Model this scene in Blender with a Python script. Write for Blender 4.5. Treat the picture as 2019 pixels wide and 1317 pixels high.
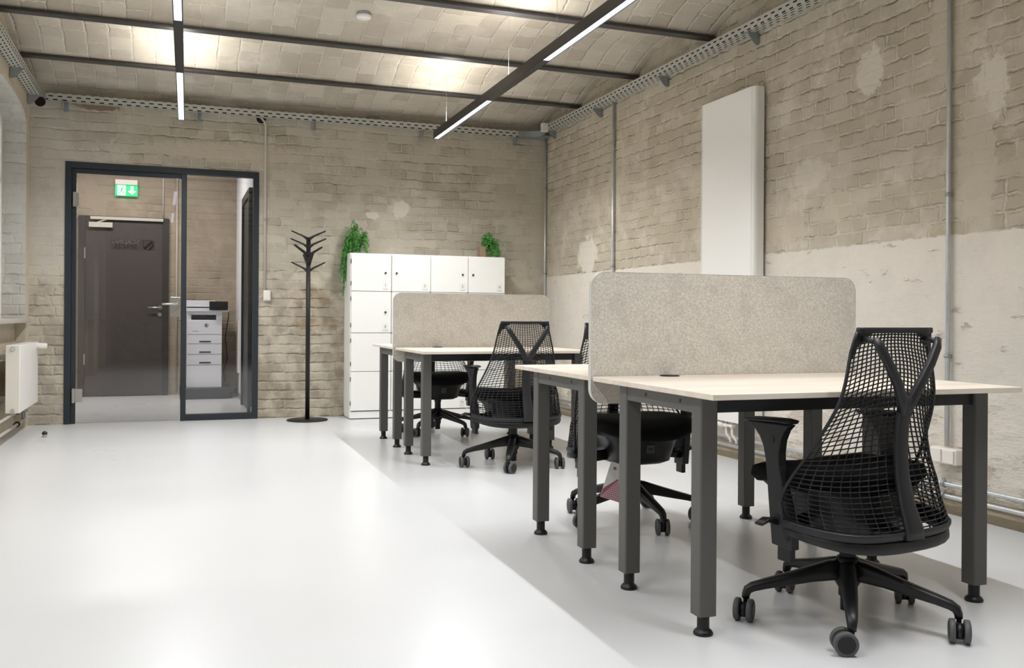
import bpy, bmesh, math, random
from math import sin, cos, pi, radians
from mathutils import Vector, Matrix, noise

for o in list(bpy.data.objects): bpy.data.objects.remove(o)
S = bpy.context.scene
C = S.collection
random.seed(7)

# ------------------------------------------------------------------ camera
cam_d = bpy.data.cameras.new('camera'); cam = bpy.data.objects.new('camera', cam_d); C.objects.link(cam)
cam_d.sensor_width = 36; cam_d.lens = 1811 / 2019 * 36
cam_d.shift_y = -(658.5 - 626.5) / 2019
cam_d.clip_start = 0.05
cam.matrix_world = Matrix.Translation((0, 0, .98)) @ Matrix.Rotation(radians(-20.2), 4, 'Z') @ Matrix.Rotation(pi/2, 4, 'X') @ Matrix.Rotation(radians(.389), 4, 'Z')
S.camera = cam
# ------------------------------------------------------------------ view, world
S.view_settings.view_transform = 'Standard'; S.view_settings.look = 'None'
S.view_settings.gamma = 1; S.view_settings.use_curve_mapping = False
S.view_settings.exposure = 0.27
W = bpy.data.worlds.new('sky'); S.world = W; W.use_nodes = True
W.node_tree.nodes['Background'].inputs[0].default_value = (.90, .95, 1, 1)
W.node_tree.nodes['Background'].inputs[1].default_value = 1.7
LAMP_W = 14.0      # watts per metre of lit lamp
UP_W = 4.4
ROT = radians(-.76)   # desks and lamps stand a touch askew to the room

# ------------------------------------------------------------------ materials
def lin(c):
    return tuple((x/255/12.92 if x/255 <= .04045 else ((x/255+.055)/1.055)**2.4) for x in c) + (1,)
def newmat(name):
    m = bpy.data.materials.new(name); m.use_nodes = True
    return m, m.node_tree, m.node_tree.nodes['Principled BSDF']
class G:
    """small helper round a node tree"""
    def __init__(s, nt): s.nt = nt
    def n(s, t, ins=None, **kw):
        x = s.nt.nodes.new(t)
        for k, v in kw.items(): setattr(x, k, v)
        for k, v in (ins or {}).items(): s.set(x.inputs[k], v)
        return x
    def set(s, i, v):
        if isinstance(v, bpy.types.NodeSocket): s.nt.links.new(v, i)
        else: i.default_value = v
    def m(s, op, a, b=0, c=0, clamp=False):
        x = s.n('ShaderNodeMath', operation=op, use_clamp=clamp)
        s.set(x.inputs[0], a); s.set(x.inputs[1], b); s.set(x.inputs[2], c)
        return x.outputs[0]
    def mix(s, f, a, b, mode='MIX'):
        x = s.n('ShaderNodeMix', data_type='RGBA', blend_type=mode)
        s.set(x.inputs[0], f); s.set(x.inputs[6], a); s.set(x.inputs[7], b)
        return x.outputs[2]
    def pos(s):
        g = s.n('ShaderNodeNewGeometry'); p = s.n('ShaderNodeSeparateXYZ', {0: g.outputs['Position']})
        return g.outputs['Position'], p.outputs[0], p.outputs[1], p.outputs[2]
    def noise(s, vec, scale, detail=3, rough=.55):
        return s.n('ShaderNodeTexNoise', {'Vector': vec, 'Scale': scale, 'Detail': detail, 'Roughness': rough}).outputs
    def ss(s, x, a, b):
        r = s.n('ShaderNodeMapRange', {0: x, 1: a, 2: b, 3: 0.0, 4: 1.0}, interpolation_type='SMOOTHSTEP')
        return r.outputs[0]
def plain(name, rgb, rough=.5, metal=0, spec=.5, noise_amt=0, nscale=40):
    m, nt, b = newmat(name); g = G(nt)
    b.inputs['Roughness'].default_value = rough; b.inputs['Metallic'].default_value = metal
    b.inputs['Specular IOR Level'].default_value = spec
    P = g.n('ShaderNodeTexCoord').outputs['Object']
    nz = g.noise(P, nscale, 2)[0]
    k = noise_amt or .012
    c = g.mix(nz, tuple(x*(1-k) for x in lin(rgb)[:3])+(1,), tuple(min(1, x*(1+k)) for x in lin(rgb)[:3])+(1,))
    g.set(b.inputs['Base Color'], c)
    return m
def emit(name, rgb, strength):
    m, nt, b = newmat(name)
    b.inputs['Base Color'].default_value = lin(rgb); b.inputs['Emission Color'].default_value = lin(rgb)
    b.inputs['Emission Strength'].default_value = strength
    return m

def masonry(name, ua, va, bw, bh, mortar, brick, brick2, joint, relief=.02, smear=.45, patches=(), plaster_below=None,
            plaster=(206, 198, 184), warp=.03, rough=.85, greyleft=None, bare=(), joint_amt=1.0, dirt=0, low_rough=None, row_bias=.3, blot=1.0):
    """limewashed old brickwork laid in world metres; ua/va name the two axes of the surface"""
    m, nt, b = newmat(name); g = G(nt)
    P, X, Y, Z = g.pos(); ax = {'x': X, 'y': Y, 'z': Z}
    u, v = ax[ua], ax[va]
    n1 = g.noise(P, 2.2, 2); n2 = g.noise(P, 11, 2)
    sep1 = g.n('ShaderNodeSeparateColor', {0: n1[1]}).outputs; sep2 = g.n('ShaderNodeSeparateColor', {0: n2[1]}).outputs
    n3 = g.noise(P, 34, 2); sep3 = g.n('ShaderNodeSeparateColor', {0: n3[1]}).outputs
    def wob(k, a, b_, c_): return g.m('ADD', g.m('MULTIPLY', g.m('SUBTRACT', sep1[k], .5), warp*a), g.m('ADD', g.m('MULTIPLY', g.m('SUBTRACT', sep2[k], .5), warp*b_), g.m('MULTIPLY', g.m('SUBTRACT', sep3[k], .5), warp*c_)))
    du = wob(0, 2.0, 1.2, .60); dv = wob(1, 1.1, .80, .50)
    vec = g.n('ShaderNodeCombineXYZ', {0: g.m('ADD', u, du), 1: g.m('ADD', v, dv), 2: 0.0}).outputs[0]
    br = g.n('ShaderNodeTexBrick', {'Vector': vec, 'Color1': (0, 0, 0, 1), 'Color2': (1, 1, 1, 1), 'Mortar': (.5, .5, .5, 1), 'Scale': 1.0,
             'Mortar Size': mortar, 'Mortar Smooth': .6, 'Bias': 0.0, 'Brick Width': bw, 'Row Height': bh}, offset=.5, offset_frequency=2, squash=.55, squash_frequency=3)
    br2 = g.n('ShaderNodeTexBrick', {'Vector': vec, 'Color1': (0, 0, 0, 1), 'Color2': (1, 1, 1, 1), 'Mortar': (.5, .5, .5, 1), 'Scale': 1.0,
             'Mortar Size': mortar*2.5, 'Mortar Smooth': 1.0, 'Bias': 0.0, 'Brick Width': bw, 'Row Height': bh}, offset=.5, offset_frequency=2, squash=.55, squash_frequency=3)
    big = g.noise(P, 1.3, 4, .6)[0]; mid = g.noise(P, 5.5, 4, .6)[0]; fine = g.noise(P, 45, 4, .65)[0]
    vary = g.m('ADD', .25, g.m('MULTIPLY', g.ss(g.noise(P, 8, 3, .6)[0], .36, .62), .75))     # joints come and go
    fac, wide = g.m('MULTIPLY', br.outputs[1], vary), g.m('MULTIPLY', br2.outputs[1], vary)
    sm = g.ss(g.m('ADD', g.m('MULTIPLY', big, .55), g.m('MULTIPLY', mid, .45)), 1-smear-.06+.0, 1-smear+.10)   # 1 where plaster smears hide the joints
    # colour of a single brick varies
    bc = g.mix(g.ss(g.m('MULTIPLY', g.m('ADD', br.outputs[0], mid), .5), .25, .70), lin(brick), lin(brick2))
    jc = g.mix(g.m('MULTIPLY', fac, joint_amt), bc, lin(joint))
    col = g.mix(g.m('MULTIPLY', sm, .55), jc, lin(joint))
    col = g.mix(g.m('MULTIPLY', g.ss(g.noise(P, 3.2, 6, .68)[0], .52, .66), .42*blot), col, tuple(x*1.25 for x in lin(joint)[:3])+(1,))
    col = g.mix(g.m('MULTIPLY', g.ss(g.noise(P, 4.1, 5, .7)[0], .54, .70), .40*blot), col, tuple(x*.74 for x in lin(brick2)[:3])+(1,))
    edge = g.noise(P, 14, 4, .65)[0]
    hide = sm
    def blob(cu, cv, ru, rv, soft=.12):
        a = g.m('DIVIDE', g.m('SUBTRACT', u, cu), ru); c = g.m('DIVIDE', g.m('SUBTRACT', v, cv), rv)
        d = g.m('SQRT', g.m('ADD', g.m('MULTIPLY', a, a), g.m('MULTIPLY', c, c)))
        d = g.m('ADD', d, g.m('MULTIPLY', g.m('SUBTRACT', edge, .5), 1.6))
        return g.m('SUBTRACT', 1.0, g.ss(d, 1-soft, 1+soft))
    for (cu, cv, ru, rv, rgb, k) in patches:
        mk = blob(cu, cv, ru, rv)
        col = g.mix(g.m('MULTIPLY', mk, k), col, lin(rgb)); hide = g.m('MAXIMUM', hide, mk)
    for (cu, cv, ru, rv, rgb) in bare:
        mk = blob(cu, cv, ru, rv, .06); col = g.mix(mk, col, lin(rgb))
    if greyleft is not None:        # paler wash towards the window corner
        lo, hi, rgb = greyleft
        w = g.m('SUBTRACT', 1.0, g.ss(g.m('ADD', u, g.m('MULTIPLY', g.m('SUBTRACT', mid, .5), 1.2)), lo, hi))
        col = g.mix(g.m('MULTIPLY', w, .75), col, lin(rgb)); hide = g.m('MAXIMUM', hide, g.m('MULTIPLY', w, .85))
    if low_rough is not None:       # rougher, more broken brick near the floor
        w = g.m('SUBTRACT', 1.0, g.ss(g.m('ADD', v, g.m('MULTIPLY', g.m('SUBTRACT', big, .5), .5)), low_rough-.12, low_rough+.12))
        dk = g.mix(g.ss(mid, .38, .62), lin((128, 112, 90)), lin((200, 190, 170)))
        col = g.mix(g.m('MULTIPLY', w, .5), col, dk); hide = g.m('MULTIPLY', hide, g.m('SUBTRACT', 1.0, g.m('MULTIPLY', w, .7)))
        band = g.m('MULTIPLY', g.ss(v, low_rough-.02, low_rough+.06), g.m('SUBTRACT', 1.0, g.ss(v, low_rough+.12, low_rough+.2)))
        col = g.mix(g.m('MULTIPLY', g.m('MULTIPLY', band, g.ss(mid, .4, .6)), .6), col, lin((214, 204, 182)))
    rows = g.n('ShaderNodeTexBrick', {'Vector': vec, 'Color1': (0, 0, 0, 1), 'Color2': (1, 1, 1, 1), 'Mortar': (.5, .5, .5, 1), 'Scale': 1.0,
             'Mortar Size': mortar*2.2, 'Mortar Smooth': 1.0, 'Bias': 0.0, 'Brick Width': 60.0, 'Row Height': bh}, offset=.5, offset_frequency=2, squash=1.0).outputs[1]
    up_w = g.m('MULTIPLY', wide, 1.0-row_bias); rw_ = g.m('MULTIPLY', g.m('MULTIPLY', rows, vary), row_bias*1.5)
    hb = g.m('MULTIPLY', g.m('SUBTRACT', 1.0, g.m('ADD', up_w, rw_)), g.m('SUBTRACT', 1.0, g.m('MULTIPLY', hide, .85)))
    hmort = g.m('MULTIPLY', hide, .8)
    h = g.m('ADD', g.m('ADD', hb, hmort), g.m('ADD', g.m('MULTIPLY', fine, .14), g.m('MULTIPLY', mid, .55)))
    h = g.m('ADD', h, g.m('MULTIPLY', br.outputs[0], .28))
    if plaster_below is not None:
        zz = g.m('ADD', v, g.m('MULTIPLY', g.m('SUBTRACT', edge, .5), .035))
        pm = g.m('SUBTRACT', 1.0, g.ss(zz, plaster_below-.006, plaster_below+.006))
        st = g.n('ShaderNodeMapping', {'Vector': P, 'Scale': (1, .55, 1.5)}).outputs[0]
        pits = g.ss(g.noise(st, 9, 5, .7)[0], .62, .72)
        low = g.m('SUBTRACT', 1.0, g.ss(g.m('ADD', v, g.m('MULTIPLY', mid, .6)), .55, 1.15))
        pits2 = g.m('MULTIPLY', g.ss(g.noise(st, 5.5, 6, .72)[0], .50, .64), low)
        pits = g.m('MAXIMUM', pits, pits2)
        pc = g.mix(g.m('MULTIPLY', g.ss(mid, .4, .65), .5), lin(plaster), tuple(x*.9 for x in lin(plaster)[:3])+(1,))
        pc = g.mix(g.m('MULTIPLY', pits, .6), pc, lin((168, 154, 132)))
        base = g.m('SUBTRACT', 1.0, g.ss(g.m('ADD', v, g.m('MULTIPLY', edge, .08)), .13, .19))
        pc = g.mix(base, pc, lin((172, 159, 138)))
        pkn = g.noise(st, 7, 5, .6)[0]
        ph = g.m('SUBTRACT', g.m('ADD', g.m('MULTIPLY', pkn, g.m('ADD', .8, g.m('MULTIPLY', low, 1.2))), 1.2), g.m('MULTIPLY', g.m('ADD', pits, base), .45))
        ph = g.m('ADD', ph, g.m('MULTIPLY', fine, .1))
        col = g.mix(pm, col, pc)
        h = g.m('ADD', g.m('MULTIPLY', h, g.m('SUBTRACT', 1.0, pm)), g.m('MULTIPLY', ph, pm))
    if dirt:
        col = g.mix(g.m('MULTIPLY', g.ss(g.noise(P, 3, 5, .6)[0], .45, .7), dirt), col, lin((120, 100, 82)))
    col = g.mix(g.m('MULTIPLY', fine, .18), col, tuple(x*.7 for x in lin(brick)[:3])+(1,))
    bp = g.n('ShaderNodeBump', {'Height': h, 'Distance': relief, 'Strength': 1.0})
    g.set(b.inputs['Base Color'], col); g.set(b.inputs['Normal'], bp.outputs[0])
    b.inputs['Roughness'].default_value = rough; b.inputs['Specular IOR Level'].default_value = .2
    return m

PAL = (220, 212, 198)
MAT = {}
MAT['brick_back'] = masonry('old_brick_back', 'x', 'z', .25, .088, .007, (190, 183, 168), (168, 160, 144), (198, 191, 176), relief=.012, smear=.53, warp=.032, row_bias=.45,
    patches=[(2.137, 2.064, .085, .085, (212, 208, 196), .9), (-.55, 1.9, .25, .6, (208, 203, 194), .5), (3.45, 1.2, .25, .25, (190, 182, 164), .7), (.45, 2.52, .8, .09, (198, 188, 168), .7),
             (3.63, 2.0, .085, 1.6, (196, 189, 174), .8), (1.85, 1.99, .07, .035, PAL, .8)],
    bare=[(-.68, 2.875, .19, .045, (140, 116, 98)), (1.25, 1.15, .2, .1, (162, 147, 124)), (1.35, .9, .25, .06, (156, 141, 118))], greyleft=(-1.2, -.55, (208, 203, 194)), low_rough=1.28)
MAT['brick_right'] = masonry('old_brick_right', 'y', 'z', .235, .083, .007, (192, 182, 163), (180, 169, 149), (208, 200, 184), relief=.012, smear=.47, warp=.036, row_bias=.35,
    patches=[(4.2, 2.39, .11, .13, PAL, .8), (3.37, 2.11, .10, .17, PAL, .9), (7.98, 1.58, .22, .17, (224, 217, 204), .9), (3.45, 1.75, .12, .35, (200, 190, 172), .8), (4.72, 1.88, .17, .09, PAL, .6),
             (5.0, 1.56, .3, .09, (200, 188, 168), .6), (3.62, 2.5, .13, .28, (194, 184, 164), .6), (4.45, 1.66, .16, .09, (200, 190, 168), .5)], plaster_below=1.415, plaster=(226, 219, 208))
MAT['brick_left'] = masonry('old_brick_left', 'y', 'z', .25, .088, .004, (206, 194, 172), (198, 186, 164), (208, 197, 178), relief=.006, smear=.7)
MAT['reveal_wash'] = masonry('whitewashed_reveal', 'x', 'z', .25, .088, .006, (196, 194, 186), (186, 183, 175), (200, 198, 190), relief=.010, smear=.5)
MAT['vault'] = masonry('vault_brick', 'y', 'x', .27, .165, .006, (208, 200, 185), (188, 179, 164), (226, 219, 206), relief=.007, smear=.44, warp=.028, blot=.4, joint_amt=1.0)
MAT['brick_hall'] = masonry('hall_brick', 'x', 'z', .26, .09, .006, (166, 152, 134), (152, 139, 122), (174, 161, 143), relief=.009, smear=.55)
MAT['white_paint'] = plain('white_painted_wall', (226, 226, 228), .7, spec=.2)
MAT['white'] = plain('white_lacquer', (246, 246, 242), .38)
MAT['heater_white'] = plain('radiator_enamel', (240, 238, 233), .35)
MAT['near_white'] = plain('white_plastic', (236, 230, 222), .35)
MAT['seam'] = plain('shadow_gap_liner', (120, 118, 108), .6)
MAT['black'] = plain('black_plastic', (17, 17, 19), .45, noise_amt=.1, nscale=60)
MAT['black_spine'] = plain('charcoal_nylon', (29, 30, 34), .5, noise_amt=.12, nscale=70)
MAT['seat_fabric'] = plain('black_knit_fabric', (13, 13, 13), .9, spec=.15, noise_amt=.3, nscale=300)
MAT['tyre'] = plain('grey_tyre', (84, 84, 86), .55)
MAT['leg_grey'] = plain('grey_powder_coat', (92, 91, 88), .5, spec=.35)
MAT['dark_steel'] = plain('anthracite_steel', (43, 50, 56), .42, spec=.4)
MAT['beam'] = plain('painted_iron', (58, 56, 58), .38, spec=.7, noise_amt=.15, nscale=20)
MAT['lamp_body'] = plain('black_anodised', (24, 21, 18), .33, spec=.5)
MAT['coat'] = plain('matt_black_steel', (20, 19, 19), .5)
MAT['galv'] = plain('galvanised_pipe', (205, 208, 210), .32, metal=.55, noise_amt=.12, nscale=25)
MAT['galv_dull'] = plain('zinc_bracket', (158, 164, 166), .45, metal=.5, noise_amt=.15, nscale=60)
MAT['conduit'] = plain('grey_conduit', (196, 190, 178), .4)
MAT['steel'] = plain('brushed_steel', (190, 188, 180), .3, metal=.85)
MAT['chrome_dark'] = plain('dark_lock_metal', (96, 92, 84), .35, metal=.7)
MAT['ink'] = plain('grey_ink', (120, 120, 118), .7)
MAT['dark_ink'] = plain('black_vinyl', (22, 20, 20), .5)
MAT['label'] = plain('paper_label', (238, 238, 236), .6)
MAT['hall_door'] = plain('dark_brown_door', (74, 68, 66), .45, spec=.35, noise_amt=.05, nscale=4)
MAT['hall_frame'] = plain('dark_frame', (50, 47, 46), .5)
MAT['trim_edge'] = plain('screen_piping', (204, 202, 196), .5)
MAT['sill'] = plain('stone_sill', (178, 172, 158), .45, noise_amt=.1, nscale=30)
MAT['printer_white'] = plain('printer_white', (236, 238, 243), .45)
MAT['dark_grey'] = plain('dark_grey_plastic', (52, 54, 57), .5)
MAT['hole'] = plain('dark_opening', (42, 22, 20), .9)
MAT['pot'] = plain('brown_pot', (150, 128, 104), .8)
MAT['red_print'] = plain('crimson_print', (180, 104, 120), .7)
MAT['pink_print'] = plain('pale_rose_print', (218, 188, 193), .7)
MAT['exit_white'] = emit('exit_sign_white', (225, 250, 245), 1.3)
MAT['exit_green'] = emit('exit_sign_green', (20, 190, 110), .9)
MAT['lens'] = emit('lamp_lens', (214, 224, 255), 2.2)

def floor_mat():
    m, nt, b = newmat('white_epoxy_floor'); g = G(nt)
    P, X, Y, Z = g.pos()
    n = g.noise(P, .8, 3)[0]; sp = g.noise(P, 60, 2)[0]
    c = g.mix(n, lin((206, 207, 209)), lin((213, 214, 214)))
    g.set(b.inputs['Base Color'], c)
    g.set(b.inputs['Roughness'], g.m('ADD', .24, g.m('MULTIPLY', n, .10)))
    b.inputs['Specular IOR Level'].default_value = .5
    return m
MAT['floor'] = floor_mat()
def wood_mat():
    m, nt, b = newmat('pale_maple_laminate'); g = G(nt)
    P = g.n('ShaderNodeTexCoord').outputs['Object']
    v = g.n('ShaderNodeMapping', {'Vector': P, 'Scale': (.8, 9, 9)}).outputs[0]
    v2 = g.n('ShaderNodeMapping', {'Vector': P, 'Scale': (4, 120, 120)}).outputs[0]
    a = g.noise(v, 1.5, 4)[0]; c = g.noise(v2, 1.0, 3)[0]
    col = g.mix(g.ss(a, .35, .65), lin((220, 207, 192)), lin((231, 221, 208)))
    col = g.mix(g.m('MULTIPLY', g.ss(c, .5, .8), .3), col, lin((206, 188, 166)))
    g.set(b.inputs['Base Color'], col); b.inputs['Roughness'].default_value = .38
    return m
MAT['wood'] = wood_mat()
def felt_mat():
    m, nt, b = newmat('mottled_grey_felt'); g = G(nt)
    P = g.n('ShaderNodeTexCoord').outputs['Object']
    a = g.noise(P, 105, 4, .7)[0]; c = g.noise(P, 220, 3, .7)[0]; d = g.noise(P, 12, 3)[0]
    col = g.mix(g.ss(a, .42, .60), lin((204, 198, 187)), lin((220, 215, 205)))
    col = g.mix(g.m('MULTIPLY', g.ss(c, .50, .66), .6), col, lin((160, 155, 147)))
    col = g.mix(g.m('MULTIPLY', g.ss(d, .5, .62), .22), col, lin((170, 165, 158)))
    g.set(b.inputs['Base Color'], col); b.inputs['Roughness'].default_value = .95; b.inputs['Specular IOR Level'].default_value = .1
    bp = g.n('ShaderNodeBump', {'Height': c, 'Distance': .002, 'Strength': .6}); g.set(b.inputs['Normal'], bp.outputs[0])
    return m
MAT['felt'] = felt_mat()
def tray_mat(name, along):
    """zinc sheet with two staggered rows of slots on every face, their dark insides painted on"""
    m, nt, b = newmat(name); g = G(nt)
    P, X, Y, Z = g.pos()
    if along == 'y': s_, t_ = Y, g.m('ADD', X, Z)
    else: s_, t_ = X, g.m('ADD', Y, Z)
    row = g.m('DIVIDE', t_, .030); fr = g.m('FRACT', row); rid = g.m('MODULO', g.m('FLOOR', row), 2.0)
    sx = g.m('FRACT', g.m('ADD', g.m('DIVIDE', s_, .075), g.m('MULTIPLY', rid, .5)))
    hole = g.m('MULTIPLY', g.m('LESS_THAN', sx, .50), g.m('MULTIPLY', g.m('GREATER_THAN', fr, .33), g.m('LESS_THAN', fr, .67)))
    n = g.noise(P, 18, 3)[0]
    g.set(b.inputs['Base Color'], g.mix(n, lin((184, 185, 177)), lin((208, 208, 201))))
    b.inputs['Metallic'].default_value = .2; b.inputs['Roughness'].default_value = .45
    tr = g.n('ShaderNodeBsdfDiffuse', {0: lin((44, 42, 38))}); mx = g.n('ShaderNodeMixShader', {0: hole, 1: b.outputs[0], 2: tr.outputs[0]})  # slots stay solid: dark colour painted in for the shade inside them
    out = [x for x in nt.nodes if x.type == 'OUTPUT_MATERIAL'][0]; nt.links.new(mx.outputs[0], out.inputs[0])
    return m
MAT['tray_y'] = tray_mat('slotted_zinc_along_y', 'y'); MAT['tray_x'] = tray_mat('slotted_zinc_along_x', 'x')
def glass_mat(name, tint=(251, 251, 251)):
    m, nt, b = newmat(name); g = G(nt)
    fr = g.n('ShaderNodeFresnel', {'IOR': 1.5}).outputs[0]
    tr = g.n('ShaderNodeBsdfTransparent', {0: lin(tint)}); gl = g.n('ShaderNodeBsdfGlossy', {'Roughness': .01, 'Color': (1, 1, 1, 1)})
    mx = g.n('ShaderNodeMixShader', {0: g.m('MULTIPLY', fr, 1.25, clamp=True), 1: tr.outputs[0], 2: gl.outputs[0]})
    out = [x for x in nt.nodes if x.type == 'OUTPUT_MATERIAL'][0]; nt.links.new(mx.outputs[0], out.inputs[0]); nt.nodes.remove(b)
    return m
MAT['glass'] = glass_mat('clear_glass'); MAT['glass_smoke'] = glass_mat('sticker_film', (248, 246, 244))
def leaf_mat():
    m, nt, b = newmat('fern_green'); g = G(nt)
    P = g.n('ShaderNodeTexCoord').outputs['Object']; n = g.noise(P, 35, 3)[0]
    g.set(b.inputs['Base Color'], g.mix(g.ss(n, .35, .65), lin((44, 112, 46)), lin((120, 190, 92)))); b.inputs['Roughness'].default_value = .55
    return m
MAT['leaf'] = leaf_mat()

# ------------------------------------------------------------------ mesh helpers
class MB:
    def __init__(s): s.v = []; s.f = []; s.mi = []; s.sm = []
    def add(s, vs, fs, mi=0, smooth=False, M=None):
        k = len(s.v)
        s.v += [tuple(M @ Vector(p)) if M else tuple(p) for p in vs]
        for f in fs: s.f.append([i + k for i in f]); s.mi.append(mi); s.sm.append(smooth)
        return s
    def box(s, x0, x1, y0, y1, z0, z1, mi=0, M=None):
        v = [(x0,y0,z0),(x1,y0,z0),(x1,y1,z0),(x0,y1,z0),(x0,y0,z1),(x1,y0,z1),(x1,y1,z1),(x0,y1,z1)]
        return s.add(v, [(3,2,1,0),(4,5,6,7),(0,1,5,4),(1,2,6,5),(2,3,7,6),(3,0,4,7)], mi, False, M)
    def cbox(s, x0, x1, y0, y1, z0, z1, c, mi=0, M=None):
        """box with its four upright edges chamfered"""
        p = [(x0+c,y0),(x1-c,y0),(x1,y0+c),(x1,y1-c),(x1-c,y1),(x0+c,y1),(x0,y1-c),(x0,y0+c)]
        return s.prism(p, z0, z1, 'z', mi, M)
    def prism(s, pts, a, b, axis='z', mi=0, M=None, smooth=False):
        n = len(pts)
        def q(p, h): return {'z': (p[0], p[1], h), 'x': (h, p[0], p[1]), 'y': (p[0], h, p[1])}[axis]
        v = [q(p, a) for p in pts] + [q(p, b) for p in pts]
        k = len(s.v)
        s.add(v, [list(range(n))[::-1], list(range(n, 2*n))], mi, False, M)
        for i in range(n):
            s.f.append([k+i, k+(i+1) % n, k+n+(i+1) % n, k+n+i]); s.mi.append(mi); s.sm.append(smooth)
        return s
    def tube(s, path, r, n=12, mi=0, cap=True, M=None):
        path = [Vector(p) for p in path]; rs = r if isinstance(r, (list, tuple)) else [r]*len(path)
        vs, fs = [], []; up = None
        for i, p in enumerate(path):
            t = (path[min(i+1, len(path)-1)] - path[max(i-1, 0)])
            if t.length < 1e-9: t = Vector((0, 0, 1))
            t.normalize()
            if up is None: up = Vector((0, 0, 1)) if abs(t.z) < .9 else Vector((1, 0, 0))
            a = t.cross(up); a.normalize(); bb = a.cross(t); up = bb
            for k in range(n):
                w = 2*pi*k/n; vs.append(p + (a*cos(w) + bb*sin(w))*rs[i])
        for i in range(len(path)-1):
            for k in range(n): fs.append([i*n+k, i*n+(k+1) % n, (i+1)*n+(k+1) % n, (i+1)*n+k])
        s.add(vs, fs, mi, True, M)
        if cap:
            k0 = len(s.v) - len(vs)
            s.f.append([k0+k for k in range(n)][::-1]); s.mi.append(mi); s.sm.append(False)
            s.f.append([k0+(len(path)-1)*n+k for k in range(n)]); s.mi.append(mi); s.sm.append(False)
        return s
    def sweep(s, path, ws, ts, side=None, mi=0, M=None, nrm=4, smooth=True):
        """rounded-rectangle section of width ws (along side) and thickness ts swept down path"""
        path = [Vector(p) for p in path]; vs, fs = [], []
        sec = []
        for k in range(16):
            w = 2*pi*k/16; cx_, sx_ = cos(w), sin(w); e = 2/nrm
            sec.append((math.copysign(abs(cx_)**e, cx_), math.copysign(abs(sx_)**e, sx_)))
        for i, p in enumerate(path):
            t = (path[min(i+1, len(path)-1)] - path[max(i-1, 0)]).normalized()
            a = Vector(side(i) if callable(side) else side); a = (a - t*a.dot(t)).normalized(); bb = t.cross(a)
            for (c_, s_) in sec: vs.append(p + a*(c_*ws[i]/2) + bb*(s_*ts[i]/2))
        n = 16
        for i in range(len(path)-1):
            for k in range(n): fs.append([i*n+k, i*n+(k+1) % n, (i+1)*n+(k+1) % n, (i+1)*n+k])
        fs.append(list(range(n))[::-1]); fs.append([(len(path)-1)*n+k for k in range(n)])
        return s.add(vs, fs, mi, smooth, M)
    def lathe(s, prof, n=20, mi=0, M=None, c=(0, 0, 0)):
        vs, fs = [], []
        for (r, z) in prof:
            for k in range(n): vs.append((c[0]+r*cos(2*pi*k/n), c[1]+r*sin(2*pi*k/n), c[2]+z))
        for i in range(len(prof)-1):
            for k in range(n): fs.append([i*n+k, i*n+(k+1) % n, (i+1)*n+(k+1) % n, (i+1)*n+k])
        fs.append(list(range(n))[::-1]); fs.append([(len(prof)-1)*n+k for k in range(n)])
        return s.add(vs, fs, mi, True, M)
    def build(s, name, mats, parent=None, bevel=0, seg=2):
        me = bpy.data.meshes.new(name); me.from_pydata(s.v, [], s.f)
        if not isinstance(mats, (list, tuple)): mats = [mats]
        for m in mats: me.materials.append(MAT[m])
        me.polygons.foreach_set('material_index', s.mi); me.polygons.foreach_set('use_smooth', s.sm)
        bm = bmesh.new(); bm.from_mesh(me); bmesh.ops.recalc_face_normals(bm, faces=bm.faces); bm.to_mesh(me); bm.free(); me.update()
        o = bpy.data.objects.new(name, me); C.objects.link(o)
        if parent: o.parent = parent
        if bevel:
            b = o.modifiers.new('bevel', 'BEVEL'); b.width = bevel; b.segments = seg; b.limit_method = 'ANGLE'; b.angle_limit = radians(40)
        return o
def tag(o, label=None, cat=None, group=None, kind=None):
    if label: o['label'] = label
    if cat: o['category'] = cat
    if group: o['group'] = group
    if kind: o['kind'] = kind
    return o
def thing(name, label, cat, loc=(0, 0, 0), rz=0, group=None):
    o = bpy.data.objects.new(name, None); C.objects.link(o); o.empty_display_size = .1
    o.location = loc; o.rotation_euler = (0, 0, rz)
    return tag(o, label, cat, group)
def struct(o): o['kind'] = 'structure'; return o
KIDS = {}
def copy_tree(o, parent=None):
    c = o.copy(); C.objects.link(c)
    if parent: c.parent = parent
    for ch in [x for x in list(bpy.data.objects) if x.parent == o]: copy_tree(ch, c)
    return c
def text_mb(mb, txt, size, M, mi=0, depth=.0006):
    cu = bpy.data.curves.new('t', 'FONT'); cu.body = txt; cu.size = size; cu.extrude = depth; cu.align_x = 'CENTER'; cu.align_y = 'CENTER'; cu.resolution_u = 3
    o = bpy.data.objects.new('t', cu); C.objects.link(o)
    dg = bpy.context.evaluated_depsgraph_get(); me = bpy.data.meshes.new_from_object(o.evaluated_get(dg))
    mb.add([v.co[:] for v in me.vertices], [list(p.vertices) for p in me.polygons], mi, False, M)
    bpy.data.objects.remove(o); bpy.data.curves.remove(cu); bpy.data.meshes.remove(me)

# ================================================================== THE ROOM
XL, XR, YB, YF, ZC, ZT = -1.205, 3.70, 9.08, -3.6, 3.03, 3.45
struct(MB().box(-2.6, XR+.3, YF-.3, 12.4, -.12, 0).build('floor', 'floor'))
# right wall, back wall with the opening for the glazed partition, front wall
struct(MB().box(XR, XR+.3, YF-.3, YB, -.12, ZT).build('wall_right', 'brick_right'))
DX0, DX1, DZ = -.92, .755, 2.352
mb = MB(); mb.box(XL-.5, DX0, YB, YB+.26, -.12, ZT); mb.box(DX1, XR+.3, YB, YB+.26, -.12, ZT); mb.box(DX0, DX1, YB, YB+.26, DZ, ZT)
struct(mb.build('wall_back', 'brick_back'))
struct(MB().box(XL-.5, XR+.3, YF-.3, YF, -.12, ZT).build('wall_front', 'brick_back'))
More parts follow.
